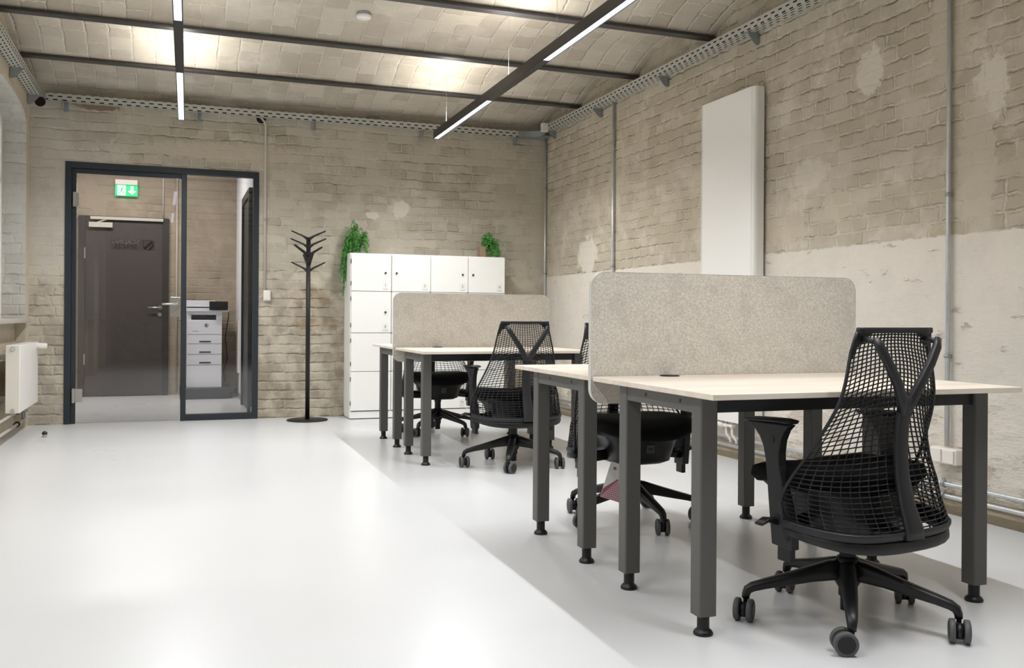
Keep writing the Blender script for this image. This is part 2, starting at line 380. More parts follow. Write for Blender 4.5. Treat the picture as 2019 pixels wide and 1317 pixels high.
# left wall with four arched windows over shallow niches
wins = [(7.22, 8.90), (4.62, 6.30), (2.02, 3.70), (-.58, 1.10)]
ZS, ZSP, ZAP = .925, 2.56, 2.765
def arch(y0, y1, n=14):
    yc, hw, rise = (y0+y1)/2, (y1-y0)/2, ZAP-ZSP
    return [(yc - hw*math.copysign(abs(cos(pi*i/n))**.72, cos(pi*i/n)), ZSP + rise*max(0, sin(pi*i/n))**.80) for i in range(n+1)]
mb = MB(); prev = YF-.3
XO = XL-.42
for (y0, y1) in sorted(wins):
    mb.prism([(prev, -.12), (y0, -.12), (y0, ZT), (prev, ZT)], XO, XL, 'x')
    mb.prism([(y0, ZT)] + arch(y0, y1) + [(y1, ZT)], XO, XL, 'x')
    mb.prism([(y0, -.12), (y1, -.12), (y1, ZS-.02), (y0, ZS-.02)], XO, XL-.085, 'x')
    prev = y1
mb.prism([(prev, -.12), (YB, -.12), (YB, ZT), (prev, ZT)], XO, XL, 'x')
struct(mb.build('wall_left', ['brick_left']))
# whitewashed lining of the reveals
for k, (y0, y1) in enumerate(wins):
    mb = MB(); a = arch(y0, y1)
    outer = [(y0, ZS)] + a + [(y1, ZS)]
    for i in range(len(outer)-1):
        p, q = outer[i], outer[i+1]
        yc = (y0+y1)/2; zc = 1.8
        def ins(r, d=.004):
            vy, vz = yc - r[0], zc - r[1]; L_ = math.hypot(vy, vz); return (r[0]+vy/L_*d, r[1]+vz/L_*d)
        pi_, qi = ins(p), ins(q)
        mb.prism([p, q, qi, pi_], XO+.1, XL-.004, 'x')
    f = struct(mb.build('trim_%d' % (k+1), 'reveal_wash'))
    # window: frame, sashes, glazing bars, glass
    fx0, fx1 = XL-.26, XL-.185
    inn = [(y0+.06, ZS+.07)] + [(yc + (p[0]-yc)*.93, p[1]-.065) for p in a] + [(y1-.06, ZS+.07)]
    mb = MB(); n = len(outer)
    V = [(fx0, *p) for p in outer] + [(fx0, *p) for p in inn] + [(fx1, *p) for p in outer] + [(fx1, *p) for p in inn]
    F = []
    for i in range(n):
        j = (i+1) % n
        F += [[i, j, n+j, n+i], [2*n+i, 3*n+i, 3*n+j, 2*n+j], [n+i, n+j, 3*n+j, 3*n+i], [i, 2*n+i, 2*n+j, j]]
    mb.add(V, F)
    mb.box(fx0+.01, fx1, yc-.035, yc+.035, ZS+.05, ZAP-.05); mb.box(fx0+.01, fx1, y0+.04, y1-.04, 2.1, 2.15)
    w = struct(mb.build('window_%d' % (k+1), 'white', bevel=.004))
    MB().box(fx0+.03, fx0+.036, y0+.05, y1-.05, ZS+.06, ZAP-.1).build('window_pane', 'glass', w)
    sill = MB().box(XL-.19, XL+.035, y0-.0+.02, y1+(.03 if k else .06), ZS-.015, ZS+.02).build('window_sill', 'sill', w, bevel=.004)
# vaulted ceiling: one shallow brick cap between each pair of beams
beams = [8.17 - 1.175*i for i in range(11)]
mb = MB()
edges = [YB+.06] + beams
for i in range(len(edges)-1):
    y1, y0 = edges[i], edges[i+1]; n = 12
    rise = .165 if i else .11
    za = ZC+.012 if i else 2.99; zb = ZC+.012
    pts = [(y0 + (y1-y0)*t/n, zb + (za-zb)*t/n + rise*(1-(2*t/n-1)**2)) for t in range(n+1)]
    for t in range(n):
        p, q = pts[t], pts[t+1]
        mb.add([(XL-.02, *p), (XR+.02, *p), (XR+.02, *q), (XL-.02, *q)], [[0, 1, 2, 3]], 0, True)
last = beams[-1]
mb.add([(XL-.4, YF-.2, ZT), (XR+.2, YF-.2, ZT), (XR+.2, YB+.2, ZT), (XL-.4, YB+.2, ZT)], [[0, 1, 2, 3]])
struct(mb.build('ceiling', 'vault'))
for i, y in enumerate(beams):
    mb = MB(); mb.box(XL-.1, XR+.1, y-.042, y+.042, ZC-.004, ZC+.012); mb.box(XL-.1, XR+.1, y-.008, y+.008, ZC+.012, ZC+.2)
    struct(mb.build('trim_%d' % (i+5), 'beam', bevel=.002))

# ------------------------------------------------------------------ the hallway behind the glass
HY, HX = 12.1, .735
struct(MB().box(-2.6, HX, HY, HY+.2, -.12, ZT).build('wall_hall_back', 'brick_hall'))
struct(MB().box(HX, HX+.12, YB+.26, HY+.2, -.12, ZT).build('wall_hall_right', 'white_paint'))
struct(MB().box(-2.7, -2.6, YB+.2, HY+.2, -.12, ZT).build('wall_hall_left', 'white_paint'))
struct(MB().box(-2.6, HX, YB+.26, HY, 3.0, 3.1).build('ceiling_hall', 'white_paint'))
struct(MB().box(-2.6, XL-.5, YB+.2, YB+.26, 0, 3.0).build('wall_hall_front', 'white_paint'))
struct(MB().box(HX-.012, HX, YB+.27, HY, 0, .07).build('baseboard_hall', 'galv_dull'))

# ------------------------------------------------------------------ glazed partition: fixed light + glass door
y0, y1 = YB-.012, YB+.06
mb = MB()
mb.box(DX0, DX0+.052, y0, y1, 0, DZ); mb.box(DX1-.052, DX1, y0, y1, 0, DZ); mb.box(DX0+.052, DX1-.052, y0, y1, DZ-.055, DZ)
mb.box(.058, .106, y0, y1, 0, DZ-.055); mb.box(.106, DX1-.052, y0, y1, 0, .058)
mb.box(DX0+.052, DX0+.09, y0+.022, y1, 0, DZ-.055); mb.box(DX0+.09, .058, y0+.022, y1, DZ-.095, DZ-.055)
d1 = struct(mb.build('door_1', 'dark_steel', bevel=.003))
MB().box(.106, DX1-.052, YB+.02, YB+.03, .058, DZ-.055).build('side_window_pane', 'glass', d1)
leaf = MB().box(DX0+.094, .052, YB+.012, YB+.022, .008, DZ-.10).build('glass_door_leaf', 'glass', d1)
mb = MB(); mb.box(-.035, .055, YB-.006, YB+.012, .97, 1.15)
mb.tube([(.03, YB-.006, 1.085), (.03, YB-.012, 1.085)], .022, 16)
mb.tube([(.03, YB-.01, 1.085), (.03, YB-.055, 1.085), (.02, YB-.062, 1.085), (-.105, YB-.062, 1.085)], .010, 12)
mb.tube([(.012, YB-.006, 1.0), (.012, YB-.010, 1.0)], .009, 12)
tag(mb.build('door_handle', 'steel', d1, bevel=.002), 'brushed steel lever and lock plate')
for z in (2.015, .255):
    mb = MB(); mb.box(DX0+.066, DX0+.088, YB-.02, YB+.012, z-.065, z+.065); mb.box(DX0+.088, DX0+(.15 if z < 1 else .112), YB, YB+.012, z-.06, z+.06)
    tag(mb.build('hinge', 'steel', d1, bevel=.002), 'brushed steel hinge')
# mirror-written sticker on the door leaf
Ms = Matrix.Translation((-.42, YB+.0225, 1.655)) @ Matrix.Rotation(pi/2, 4, 'X') @ Matrix.Scale(-1, 4, (1, 0, 0))
mb = MB(); mb.box(-.545, -.172, YB+.0225, YB+.0235, 1.575, 1.675, 1)
text_mb(mb, 'SPACES', .058, Matrix.Translation((-.42, YB+.0215, 1.605)) @ Matrix.Rotation(pi/2, 4, 'X') @ Matrix.Scale(-1, 4, (1, 0, 0)), 0)
text_mb(mb, 'SCALING', .058, Matrix.Translation((-.42, YB+.0215, 1.65)) @ Matrix.Rotation(pi/2, 4, 'X') @ Matrix.Scale(-1, 4, (1, 0, 0)), 2)
def ring(mb, pts, w, y, mi):
    n = len(pts); cx_ = sum(p[0] for p in pts)/n; cz_ = sum(p[1] for p in pts)/n
    inn = [(cx_+(p[0]-cx_)*(1-w), cz_+(p[1]-cz_)*(1-w)) for p in pts]
    mb.add([(p[0], y, p[1]) for p in pts] + [(p[0], y, p[1]) for p in inn], [[i, (i+1) % n, n+(i+1) % n, n+i] for i in range(n)], mi)
def chamf(x0, x1, z0, z1, c): return [(x0+c, z0), (x1, z0), (x1, z1-c), (x1-c, z1), (x0, z1), (x0, z0+c)]
ring(mb, chamf(-.272, -.178, 1.58, 1.67, .03), .09, YB+.0212, 0)
for d in (0, .042):
    mb.add([(-.272+d, YB+.0212, 1.60-.02*(d > 0)), (-.252+d, YB+.0212, 1.58), (-.182+d*.1, YB+.0212, 1.65-d*.9), (-.196+d*.3, YB+.0212, 1.668-d*.6)], [[0, 1, 2, 3]], 0)
tag(mb.build('door_sticker', ['dark_ink', 'glass_smoke', 'ink'], leaf), 'mirror-written sticker with a square emblem')

# hallway door (dark) in the far wall
mb = MB(); y0 = HY-.05
mb.box(-1.075, -1.0, y0, HY, 0, 2.17); mb.box(-.135, -.065, y0, HY, 0, 2.17); mb.box(-1.0, -.135, y0, HY, 2.10, 2.17)
d2 = struct(mb.build('door_2', 'hall_frame', bevel=.003))
MB().box(-1.0, -.135, HY-.045, HY-.005, .01, 2.10).build('door_leaf', 'hall_door', d2, bevel=.002)
mb = MB(); mb.box(-.945, -.13, HY-.085, HY-.05, 2.125, 2.16); mb.box(-.96, -.70, HY-.10, HY-.045, 2.03, 2.09); mb.tube([(-.87, HY-.07, 2.09), (-.76, HY-.07, 2.13)], .008)
tag(mb.build('door_closer', 'conduit', d2, bevel=.002), 'pale metal door closer')
mb = MB(); mb.tube([(-.16, HY-.05, 1.075), (-.16, HY-.10, 1.075), (-.17, HY-.105, 1.075), (-.30, HY-.105, 1.075)], .010); mb.tube([(-.16, HY-.05, 1.075), (-.16, HY-.056, 1.075)], .025, 16); mb.tube([(-.165, HY-.05, .99), (-.165, HY-.056, .99)], .025, 16)
tag(mb.build('door_handle', 'steel', d2), 'steel lever handle')
for z in (.45, 1.72): MB().box(-1.012, -.997, HY-.062, HY-.045, z-.065, z+.065).build('hinge', 'steel', d2)
# dark-framed opening in the white hallway wall
mb = MB(); mb.box(HX-.04, HX, 9.55, 9.63, 0, 2.27); mb.box(HX-.04, HX, 10.5, 10.58, 0, 2.27); mb.box(HX-.04, HX, 9.63, 10.5, 2.19, 2.27); mb.box(HX-.02, HX, 9.63, 10.5, .01, 2.19, 1)
struct(mb.build('door_3', ['hall_frame', 'dark_steel'], bevel=.003))
o = MB().box(HX-.02, HX, 11.35, 11.6, .3, .92).build('wall_panel', 'near_white', bevel=.004); tag(o, 'narrow tall white panel on the white hallway wall beside the printer', 'wall panel')
# exit sign
ex = thing('exit_sign', 'lit green emergency exit sign with running man and down arrow above the dark hallway door', 'exit sign', (-.55, HY, 2.42))
mb = MB(); mb.box(-.125, .125, -.09, 0, .135, .195); tag(mb.build('sign_housing', 'near_white', ex, bevel=.004), 'white sign housing')
mb = MB(); mb.box(-.125, .125, -.062, -.05, 0, .135, 0); yy = -.0635
mb.add([(-.10, yy, .008), (-.008, yy, .008), (-.008, yy, .127), (-.10, yy, .127)], [[0, 1, 2, 3]], 1); yy = -.0645
mb.add([(.048, yy, .12), (.078, yy, .12), (.078, yy, .065), (.105, yy, .065), (.105, yy, .055), (.063, yy, .018), (.021, yy, .055), (.021, yy, .065), (.048, yy, .065)], [[0,1,2,3,4,5,6,7,8]], 1)
def limb(a, b, w):
    d = (Vector((b[0]-a[0], b[1]-a[1])).normalized()); nx, nz = -d.y*w/2, d.x*w/2
    mb.add([(a[0]-nx, yy, a[1]-nz), (b[0]-nx, yy, b[1]-nz), (b[0]+nx, yy, b[1]+nz), (a[0]+nx, yy, a[1]+nz)], [[0, 1, 2, 3]], 0)
limb((-.045, .098), (-.058, .062), .016); limb((-.058, .062), (-.038, .048), .010); limb((-.038, .048), (-.036, .022), .009); limb((-.058, .062), (-.072, .038), .010); limb((-.072, .038), (-.095, .034), .009)
limb((-.047, .094), (-.028, .080), .007); limb((-.047, .094), (-.068, .088), .007); limb((-.068, .088), (-.078, .072), .007)
mb.add([(-.038+.009*cos(2*pi*k/10), yy, .113+.009*sin(2*pi*k/10)) for k in range(10)], [list(range(10))], 0)
tag(mb.build('sign_face', ['exit_green', 'exit_white'], ex), 'lit green face with white symbols')
# hallway conduits and an added fill light
for x, z0, z1 in ((-.134, 2.17, 3.0), (.028, 0.05, 3.0)):
    tag(MB().tube([(x, HY-.012, z0), (x, HY-.012, z1)], .010).build('wall_conduit', 'conduit'),
        'thin pale conduit dropping to the top of the dark hallway door' if x < 0 else 'thin pale conduit running down the hallway wall right of the dark door', 'conduit')
hl = thing('added_hall_light', 'added narrow fill light that brightens the hallway, out of sight above the glazed partition', 'ceiling light', (-.6, 10.8, 2.93))  # light unit added out of view to brighten the hallway
MB().box(-.6, .6, -.05, .05, 0, .07).build('housing', 'white', hl); MB().box(-.58, .58, -.04, .04, -.005, 0).build('lens', 'lens', hl)
ld = bpy.data.lights.new('hall_fill', 'AREA'); ld.shape = 'RECTANGLE'; ld.size = 1.15; ld.size_y = .08; ld.energy = 40; ld.color = (1, .96, .92)
lo = bpy.data.objects.new('hall_fill', ld); C.objects.link(lo); lo.parent = hl; lo.location = (0, 0, -.01)
# printer tower
pr_ = thing('printer', 'white office printer with four paper drawers and a black touch screen in the hallway', 'printer', (.34, 11.45, .13))
mb = MB(); mb.box(-.195, .195, 0, .46, 0, .80); mb.box(-.195, .195, .02, .46, .86, .90); mb.box(-.195, -.15, 0, .46, .80, .86); mb.box(.13, .195, 0, .46, .80, .86); mb.box(-.15, .13, .25, .46, .80, .86); mb.box(-.15, .13, .02, .25, .80, .805, 1)
mb.box(-.20, .27, -.03, .48, .90, .94); mb.box(-.20, .12, .0, .48, .955, 1.03); mb.box(-.195, .11, .01, .46, .94, .955, 1)
mb.build('body', ['printer_white', 'dark_grey'], pr_, bevel=.006)
mb = MB(); mb.box(.05, .26, -.07, -.045, .915, 1.02); mb.tube([(.15, -.05, .96), (.15, .05, .95)], .015)
tag(mb.build('touch_screen', 'black', pr_, bevel=.004), 'black tilted touch screen')
zz = [(.63, .79), (.52, .622), (.395, .512), (.27, .387), (.0, .262)]
for i, (a, b) in enumerate(zz):
    mb = MB(); mb.box(-.193, .193, -.012, .0, a+.004, b); 
    if i == 0:
        ring(mb, [(.02+.022*cos(2*pi*k/20), .735+.022*sin(2*pi*k/20)) for k in range(20)], .25, -.0135, 1); mb.box(-.005+.015, .005+.02, -.0138, -.013, .725, .745, 1); mb.box(-.14, -.07, -.0135, -.012, .665, .668, 1)
    elif i < 4: mb.box(-.06, .07, -.016, -.012, a+.018, a+.032, 1)
    mb.build('drawer', ['printer_white', 'dark_grey'], pr_)
tag(MB().cbox(.34-.27, .34+.31, 11.36, 11.98, 0, .13, .03).build('wheeled_platform', 'dark_grey', bevel=.01), 'dark grey wheeled platform under the white hallway printer', 'printer stand')
MB().tube([(.28, .45, .97), (.30, .50, .87), (.26, .53, .57), (.29, .55, .32), (.24, .55, .17), (.26, .54, .02)], .006, 8).build('power_cord', 'black', pr_)

# ------------------------------------------------------------------ cable trays
def tray(name, label, along, a0, a1, wall, side, zb, mat, brackets, cap=None):
    t = thing(name, label, 'cable tray', (0, 0, 0))
    mb = MB(); th = .0018; h = .062
    lo_, hi_ = sorted((wall, side))
    if along == 'y':
        mb.box(lo_, hi_, a0, a1, zb, zb+th); mb.box(side-th/2, side+th/2, a0, a1, zb, zb+h); mb.box(wall-th/2, wall+th/2, a0, a1, zb, zb+h)
    else:
        mb.box(a0, a1, lo_, hi_, zb, zb+th); mb.box(a0, a1, side-th/2, side+th/2, zb, zb+h); mb.box(a0, a1, wall-th/2, wall+th/2, zb, zb+h)
    mb.build('channel', mat, t)
    for b in brackets:
        mb = MB(); s_ = 1 if side > wall else -1
        L_ = abs(side-wall)
        prof = [(0, .0), (0, -.075), (.02*s_, -.085), (.045*s_, -.07), (L_*.92*s_, -.02), (L_*.98*s_, 0)]
        if along == 'y':
            mb.prism([(wall+p[0], zb+p[1]) for p in prof], b-.002, b+.002, 'y'); mb.box(min(wall, wall+.004*s_), max(wall, wall+.004*s_), b, b+.035, zb-.08, zb); mb.box(lo_, hi_, b-.0, b+.035, zb-.004, zb)
        else:
            mb.prism([(wall+p[0], zb+p[1]) for p in prof], b-.002, b+.002, 'x'); mb.box(b, b+.035, min(wall, wall+.004*s_), max(wall, wall+.004*s_), zb-.08, zb); mb.box(b, b+.035, lo_, hi_, zb-.004, zb)
        mb.build('bracket', 'galv_dull', t)
    return t
tray('cable_tray', 'slotted zinc cable tray running along the top of the right brick wall', 'y', -3.5, 8.80, XR-.004, XR-.098, 2.915, 'tray_y', [5.25, 6.46, 7.67, 8.76, 4.05, 2.85])
tb = tray('cable_tray', 'slotted zinc cable tray running along the top of the back wall above the glass door', 'x', -1.07, 3.36, YB-.004, YB-.09, 2.872, 'tray_x', [-.93, .19, 1.25, 2.33, 3.34])
tray('cable_tray', 'slotted zinc cable tray running along the top of the left window wall', 'y', -3.5, 8.97, XL+.004, XL+.10, 2.885, 'tray_y', [7.98, 8.9, 6.9])
# smooth curved corner piece of the tray
mb = MB(); n = 8
pth = [(3.36 + .20*sin(pi/2*i/n), 8.99-.0 - .0 + (-.17*(1-cos(pi/2*i/n))), 2.9) for i in range(n+1)]
pth = [(3.36, 8.991, 0)] + [(3.40 + .20*sin(pi/2*i/n), 8.991 - .16*(1-cos(pi/2*i/n)), 0) for i in range(1, n+1)]
for i in range(len(pth)-1):
    p, q = pth[i], pth[i+1]
    mb.add([(p[0], p[1], 2.872), (q[0], q[1], 2.878), (q[0], q[1], 2.94), (p[0], p[1], 2.934)], [[0, 1, 2, 3]], 0, True)
mb.add([(3.36, 8.991, 2.873)] + [(p[0], p[1], 2.873) for p in pth[1:]] + [(3.69, 8.83, 2.873), (3.69, 9.076, 2.873), (3.36, 9.076, 2.873)], [list(range(len(pth)+3))], 0)
tag(mb.build('corner_piece', 'galv_dull', tb), 'smooth curved corner piece')
tag(MB().box(3.535, 3.600, 8.735, 8.795, 2.895, 2.985).build('junction_box', 'near_white', bevel=.006), 'small white junction box on the tray corner where back and right walls meet', 'junction box')

# ------------------------------------------------------------------ pipes, conduits, switches
def conduit(label, pts, r=.011, clips=(), mat='galv', name='wall_conduit', cat='conduit', nrm=(0, 1, 0)):
    t = thing(name, label, cat)
    MB().tube(pts, r, 12).build('pipe', mat, t)
    for c_ in clips:
        mb = MB(); mb.tube([(c_[0], c_[1], c_[2]-.008), (c_[0], c_[1], c_[2]+.008)], r*1.5, 12); mb.box(min(c_[0], c_[0]+nrm[0]*.02)-.004, max(c_[0], c_[0]+nrm[0]*.02)+.004, min(c_[1], c_[1]+nrm[1]*.02)-.004, max(c_[1], c_[1]+nrm[1]*.02)+.004, c_[2]-.008, c_[2]+.008)
        mb.build('clip', 'galv_dull', t)
    return t
conduit('thin grey conduit on the back wall running down to the small white switch', [(.765, YB-.03, 2.872), (.80, YB-.022, 2.835), (.812, YB-.018, 2.80), (.812, YB-.016, 1.235)], .010, [(.812, YB-.016, 1.9)], mat='conduit')
conduit('thin galvanised conduit in the corner where the back and right walls meet', [(XR-.022, 9.0, 2.87), (XR-.022, 9.0, .15)], .012, [(XR-.022, 9.0, z) for z in (2.35, 1.45, .6)], nrm=(1, 0, 0))
conduit('thin galvanised conduit on the right wall between the corner and the tall radiator', [(XR-.022, 7.40, 2.91), (XR-.022, 7.40, .35)], .013, [(XR-.022, 7.40, z) for z in (2.55, 1.45)], nrm=(1, 0, 0))
conduit('thick galvanised conduit on the right wall dropping to the double socket', [(XR-.022, 3.605, 2.915), (XR-.022, 3.605, .345)], .012, [(XR-.022, 3.605, z) for z in (1.62, .80)], nrm=(1, 0, 0))
sw = thing('light_switch', 'small white switch on the back wall right of the glass door', 'light switch', (.833, YB, 1.178))
MB().box(-.034, .034, -.04, 0, -.052, .05).build('housing', 'near_white', sw, bevel=.008); MB().box(-.026, .026, -.047, -.04, -.040, .036).build('rocker', 'near_white', sw, bevel=.003)
so = thing('power_socket', 'white surface-mounted double socket on the right wall behind the front desk leg', 'socket', (XR, 3.60, .298))
MB().box(-.055, 0, -.085, .085, -.04, .04).build('housing', 'near_white', so, bevel=.008)
for y in (-.04, .04): MB().box(-.063, -.055, y-.034, y+.034, -.034, .034).build('cover_flap', 'near_white', so, bevel=.003)
for z, lab in ((.158, 'upper of the two galvanised heating pipes along the foot of the right wall'), (.098, 'lower of the two galvanised heating pipes along the foot of the right wall')):
    t = thing('heating_pipe', lab, 'pipe')
    MB().tube([(XR-.045, -3.4, z), (XR-.045, 8.95, z)], .0115, 14).build('pipe', 'galv', t)
    for y in (3.60, 5.05, 6.5, 8.0):
        mb = MB(); mb.tube([(XR-.045, y-.008, z), (XR-.045, y+.008, z)], .019, 14); mb.box(XR-.03, XR-.002, y-.008, y+.008, z-.006, z+.006); mb.box(XR-.049, XR-.041, y-.009, y+.009, z+.018, z+.030)
        tag(mb.build('pipe_clamp', 'galv_dull', t), 'dark pipe clamp')
for z, lab in ((.20, 'upper of the two pipes along the foot of the left wall below the radiator'), (.10, 'lower of the two pipes along the foot of the left wall below the radiator')):
    t = thing('heating_pipe', lab, 'pipe')
    MB().tube([(XL+.03, 5.5, z), (XL+.03, 8.62, z)], .011, 14).build('pipe', 'conduit', t)
    for y in (8.28,):
        mb = MB(); mb.tube([(XL+.03, y-.012, z), (XL+.03, y+.012, z)], .022, 14); mb.box(XL, XL+.02, y-.008, y+.008, z-.006, z+.006)
        tag(mb.build('pipe_clamp', 'black', t), 'black pipe clamp')
for x, z in ((-1.125, 2.868), (.77, 2.868)):
    mb = MB(); mb.tube([(x, YB-.006, z-.002), (x, YB+.002, z-.002)], .044, 20)
    tag(mb.build('cable_hole', 'hole'), 'dark round cable hole under the tray in the left corner' if x < 0 else 'dark round cable hole under the tray above the thin conduit and switch', 'hole')

# ------------------------------------------------------------------ linear pendant lamps
def lamp(label, x0, yend):
    # built in lamp space: x across, y along (0 at the far end, negative towards the viewer), z from lamp underside
    t = thing('linear_pendant_lamp', label, 'pendant lamp', (x0, yend, 2.60), ROT)
    L_ = 7.1; w = .026; h = .070
    mb = MB()
    mb.box(-w, -w+.004, -L_, 0, 0, h); mb.box(w-.004, w, -L_, 0, 0, h); mb.box(-w+.004, w-.004, -L_, 0, h-.004, h); mb.box(-w+.004, w-.004, -.004, 0, 0, h-.004); mb.box(-w+.004, w-.004, -L_, -L_+.004, 0, h-.004)
    segs = [(0, 1.57), (2.71, 4.30), (5.45, 7.04)]
    for (a, b) in zip([s_[1] for s_ in segs[:-1]], [s_[0] for s_ in segs[1:]]): mb.box(-w+.004, w-.004, -b, -a, .001, .006)
    mb.build('body', 'lamp_body', t)
    for (a, b) in segs:
        MB().box(-w+.006, w-.006, -b+.01, -a-.008, .003, .008).build('diffuser', 'lens', t)
        l = bpy.data.lights.new('downlight', 'AREA'); l.shape = 'RECTANGLE'; l.size = .04; l.size_y = b-a-.02; far = a == 0; l.energy = LAMP_W*(b-a)*(1.5 if far else 1); l.color = (.975, .985, 1); l.spread = radians(156 if far else 132)
        lo = bpy.data.objects.new('downlight', l); C.objects.link(lo); lo.parent = t; lo.location = (0, -(a+b)/2, -.004)
    for yc, ln in ((-.42, .7), (-2.14, .8), (-4.88, .8)):
        l = bpy.data.lights.new('uplight', 'AREA'); l.shape = 'RECTANGLE'; l.size = .04; l.size_y = ln; l.energy = UP_W; l.color = (1, .95, .88); l.spread = radians(140)
        lo = bpy.data.objects.new('uplight', l); C.objects.link(lo); lo.parent = t; lo.location = (0, yc, h+.004); lo.rotation_euler = (pi, 0, 0)
        MB().box(-w+.006, w-.006, yc-ln/2, yc+ln/2, h-.001, h+.001).build('upper_diffuser', 'lens', t)
    for y in (-.35, -2.0, -2.9, -4.6, -6.4):
        mb = MB(); mb.tube([(0, y, h), (0, y, .50)], .0009, 6); mb.tube([(0, y, h), (0, y, h+.02)], .004, 8)
        mb.build('suspension_wire', 'galv', t)
    return t
lamp('left of the two long black linear pendant lamps, above the walkway to the glass door', .046, 8.10)
lamp('right of the two long black linear pendant lamps, above the desks', 2.225, 8.08)
sd = thing('smoke_detector', 'round white smoke detector on the brick vault between the two linear lamps', 'smoke detector', (1.280, 6.64, 3.142))
MB().lathe([(.052, .03), (.052, .058), (.0, .058)], 24).build('base', 'galv_dull', sd); MB().lathe([(.0, 0), (.045, .002), (.055, .010), (.055, .026), (.046, .032)], 24).build('cover', 'white', sd)

# ------------------------------------------------------------------ radiators
rr = thing('wall_radiator', 'tall flat white radiator panel fixed to the right brick wall', 'radiator', (XR, 5.18, .27))
def roundprof(x0, x1, y0, y1, r):
    return [(x0+r-r*cos(a), y0+r-r*sin(a)) for a in [pi/2*i/6 for i in range(7)]] + [(x1, y0), (x1, y1)] + [(x0+r-r*sin(a), y1-r+r*cos(a)) for a in [pi/2*i/6 for i in range(7)]]
MB().box(-.098, -.085, .0135, .6205, 0, 2.265).build('front_panel', 'heater_white', rr, bevel=.002)
pf = [(-.098+.03*(1-cos(a)), .0095-.028*sin(a)) for a in [pi/2*i/6 for i in range(7)]]
mb = MB(); mb.prism(pf + [(-.02, -.018), (-.02, .0095)], 0, 2.262, 'z', smooth=False); mb.prism([(p[0], .634-p[1]) for p in pf] + [(-.02, .652), (-.02, .624)], 0, 2.262, 'z'); mb.box(-.085, -.02, .01, .624, .01, 2.255)
mb.build('side_cover', 'heater_white', rr)
for y in (.12, .5):
    for z in (.4, 1.9): MB().box(-.02, 0, y-.02, y+.02, z-.03, z+.03).build('wall_bracket', 'galv_dull', rr)
mb = MB(); yv = .33
for dy in (0, .07):
    mb.tube([(-.07, yv-dy, 0), (-.07, yv-dy, -.05), (-.068, yv-dy, -.09), (-.05, yv-dy-.02, -.125), (-.045, yv-dy-.02, -.15)], .010, 10); mb.tube([(-.07, yv-dy, -.045), (-.07, yv-dy, -.02)], .017, 10)
mb.box(-.085, -.055, yv-.09, yv+.02, -.035, -.018)
mb.tube([(-.07, yv+.02, -.03), (-.07, yv+.055, -.028), (-.072, yv+.11, -.026)], [.016, .024, .020], 14)
tag(mb.build('radiator_valve', 'near_white', rr), 'white thermostat valve with two pipe tails')
rl = thing('wall_radiator', 'small white panel radiator under the arched window on the left wall', 'radiator', (-1.15, 7.87, .225))
mb = MB(); mb.box(-.05, .05, 0, .985, 0, .52); mb.build('panel', 'heater_white', rl, bevel=.006)
mb = MB(); mb.tube([(.0, -.003, .49), (.0, -.008, .49)], .017, 16, 0); mb.tube([(0, -.008, .49), (0, -.010, .49)], .010, 12, 1); mb.build('end_plug', ['galv', 'near_white'], rl); MB().tube([(.0, -.004, .02), (0, -.008, .02)], .016, 16, 0).build('end_plug', 'galv', rl)
mb = MB(); mb.tube([(.03, .90, .49), (.07, .90, .488), (.13, .90, .486)], [.022, .026, .024], 16); mb.build('thermostat_knob', 'near_white', rl, bevel=.003)
mb = MB(); [mb.tube([(0, y, 0), (0, y, -.03), (-.03, y, -.06), (-.03, y, -.125+.1*(y > .8)*0)], .009, 10) for y in (.74, .84)]; mb.tube([(-.03, .80, -.05), (.0, .80, -.05)], .016, 12); mb.build('pipe_tail', 'galv_dull', rl)
for y in (.2, .8):
    for z in (.1, .42): MB().box(-.140, -.05, y-.02, y+.02, z-.02, z+.02).build('wall_bracket', 'galv_dull', rl)
ds = thing('door_stop', 'small steel door stop with a black rubber ring on the floor near the glass door', 'door stop', (-.965, 8.18, 0))
MB().lathe([(.017, 0), (.017, .024), (.015, .026)], 18).build('base', 'steel', ds); MB().lathe([(.0195, .024), (.021, .030), (.0195, .038), (.012, .042), (.011, .048)], 18).build('rubber_ring', 'black', ds)

# ------------------------------------------------------------------ lockers
lk = thing('locker_cabinet', 'white locker cabinet with sixteen numbered doors against the back wall', 'lockers', (1.575, 8.75, 0))
Wd, Dp, Ht = 1.565, .325, 1.59
mb = MB(); mb.box(0, .016, .012, Dp, .03, Ht); mb.box(Wd-.016, Wd, .012, Dp, .03, Ht); mb.box(.016, Wd-.016, .012, Dp, Ht-.016, Ht); mb.box(.016, Wd-.016, .012, Dp, .05, .07); mb.box(.016, Wd-.016, Dp-.02, Dp, .05, Ht-.016)
cols = [.0, .398, .788, 1.175, Wd]; rows = [Ht-.004, 1.225, .825, .455, .078]
for x in cols[1:-1]: mb.box(x-.008, x+.008, .014, Dp-.02, .07, Ht-.016)
for z in rows[1:-1]: mb.box(.016, Wd-.016, .014, Dp-.02, z-.008, z+.008)
mb.build('carcass', ['white'], lk)
mb = MB(); mb.box(0.002, Wd-.002, .004, Dp-.01, .008, .072); mb.box(.01, Wd-.01, .012, Dp-.01, 0, .008, 1); mb.build('plinth', ['white', 'black'], lk)
num = 0
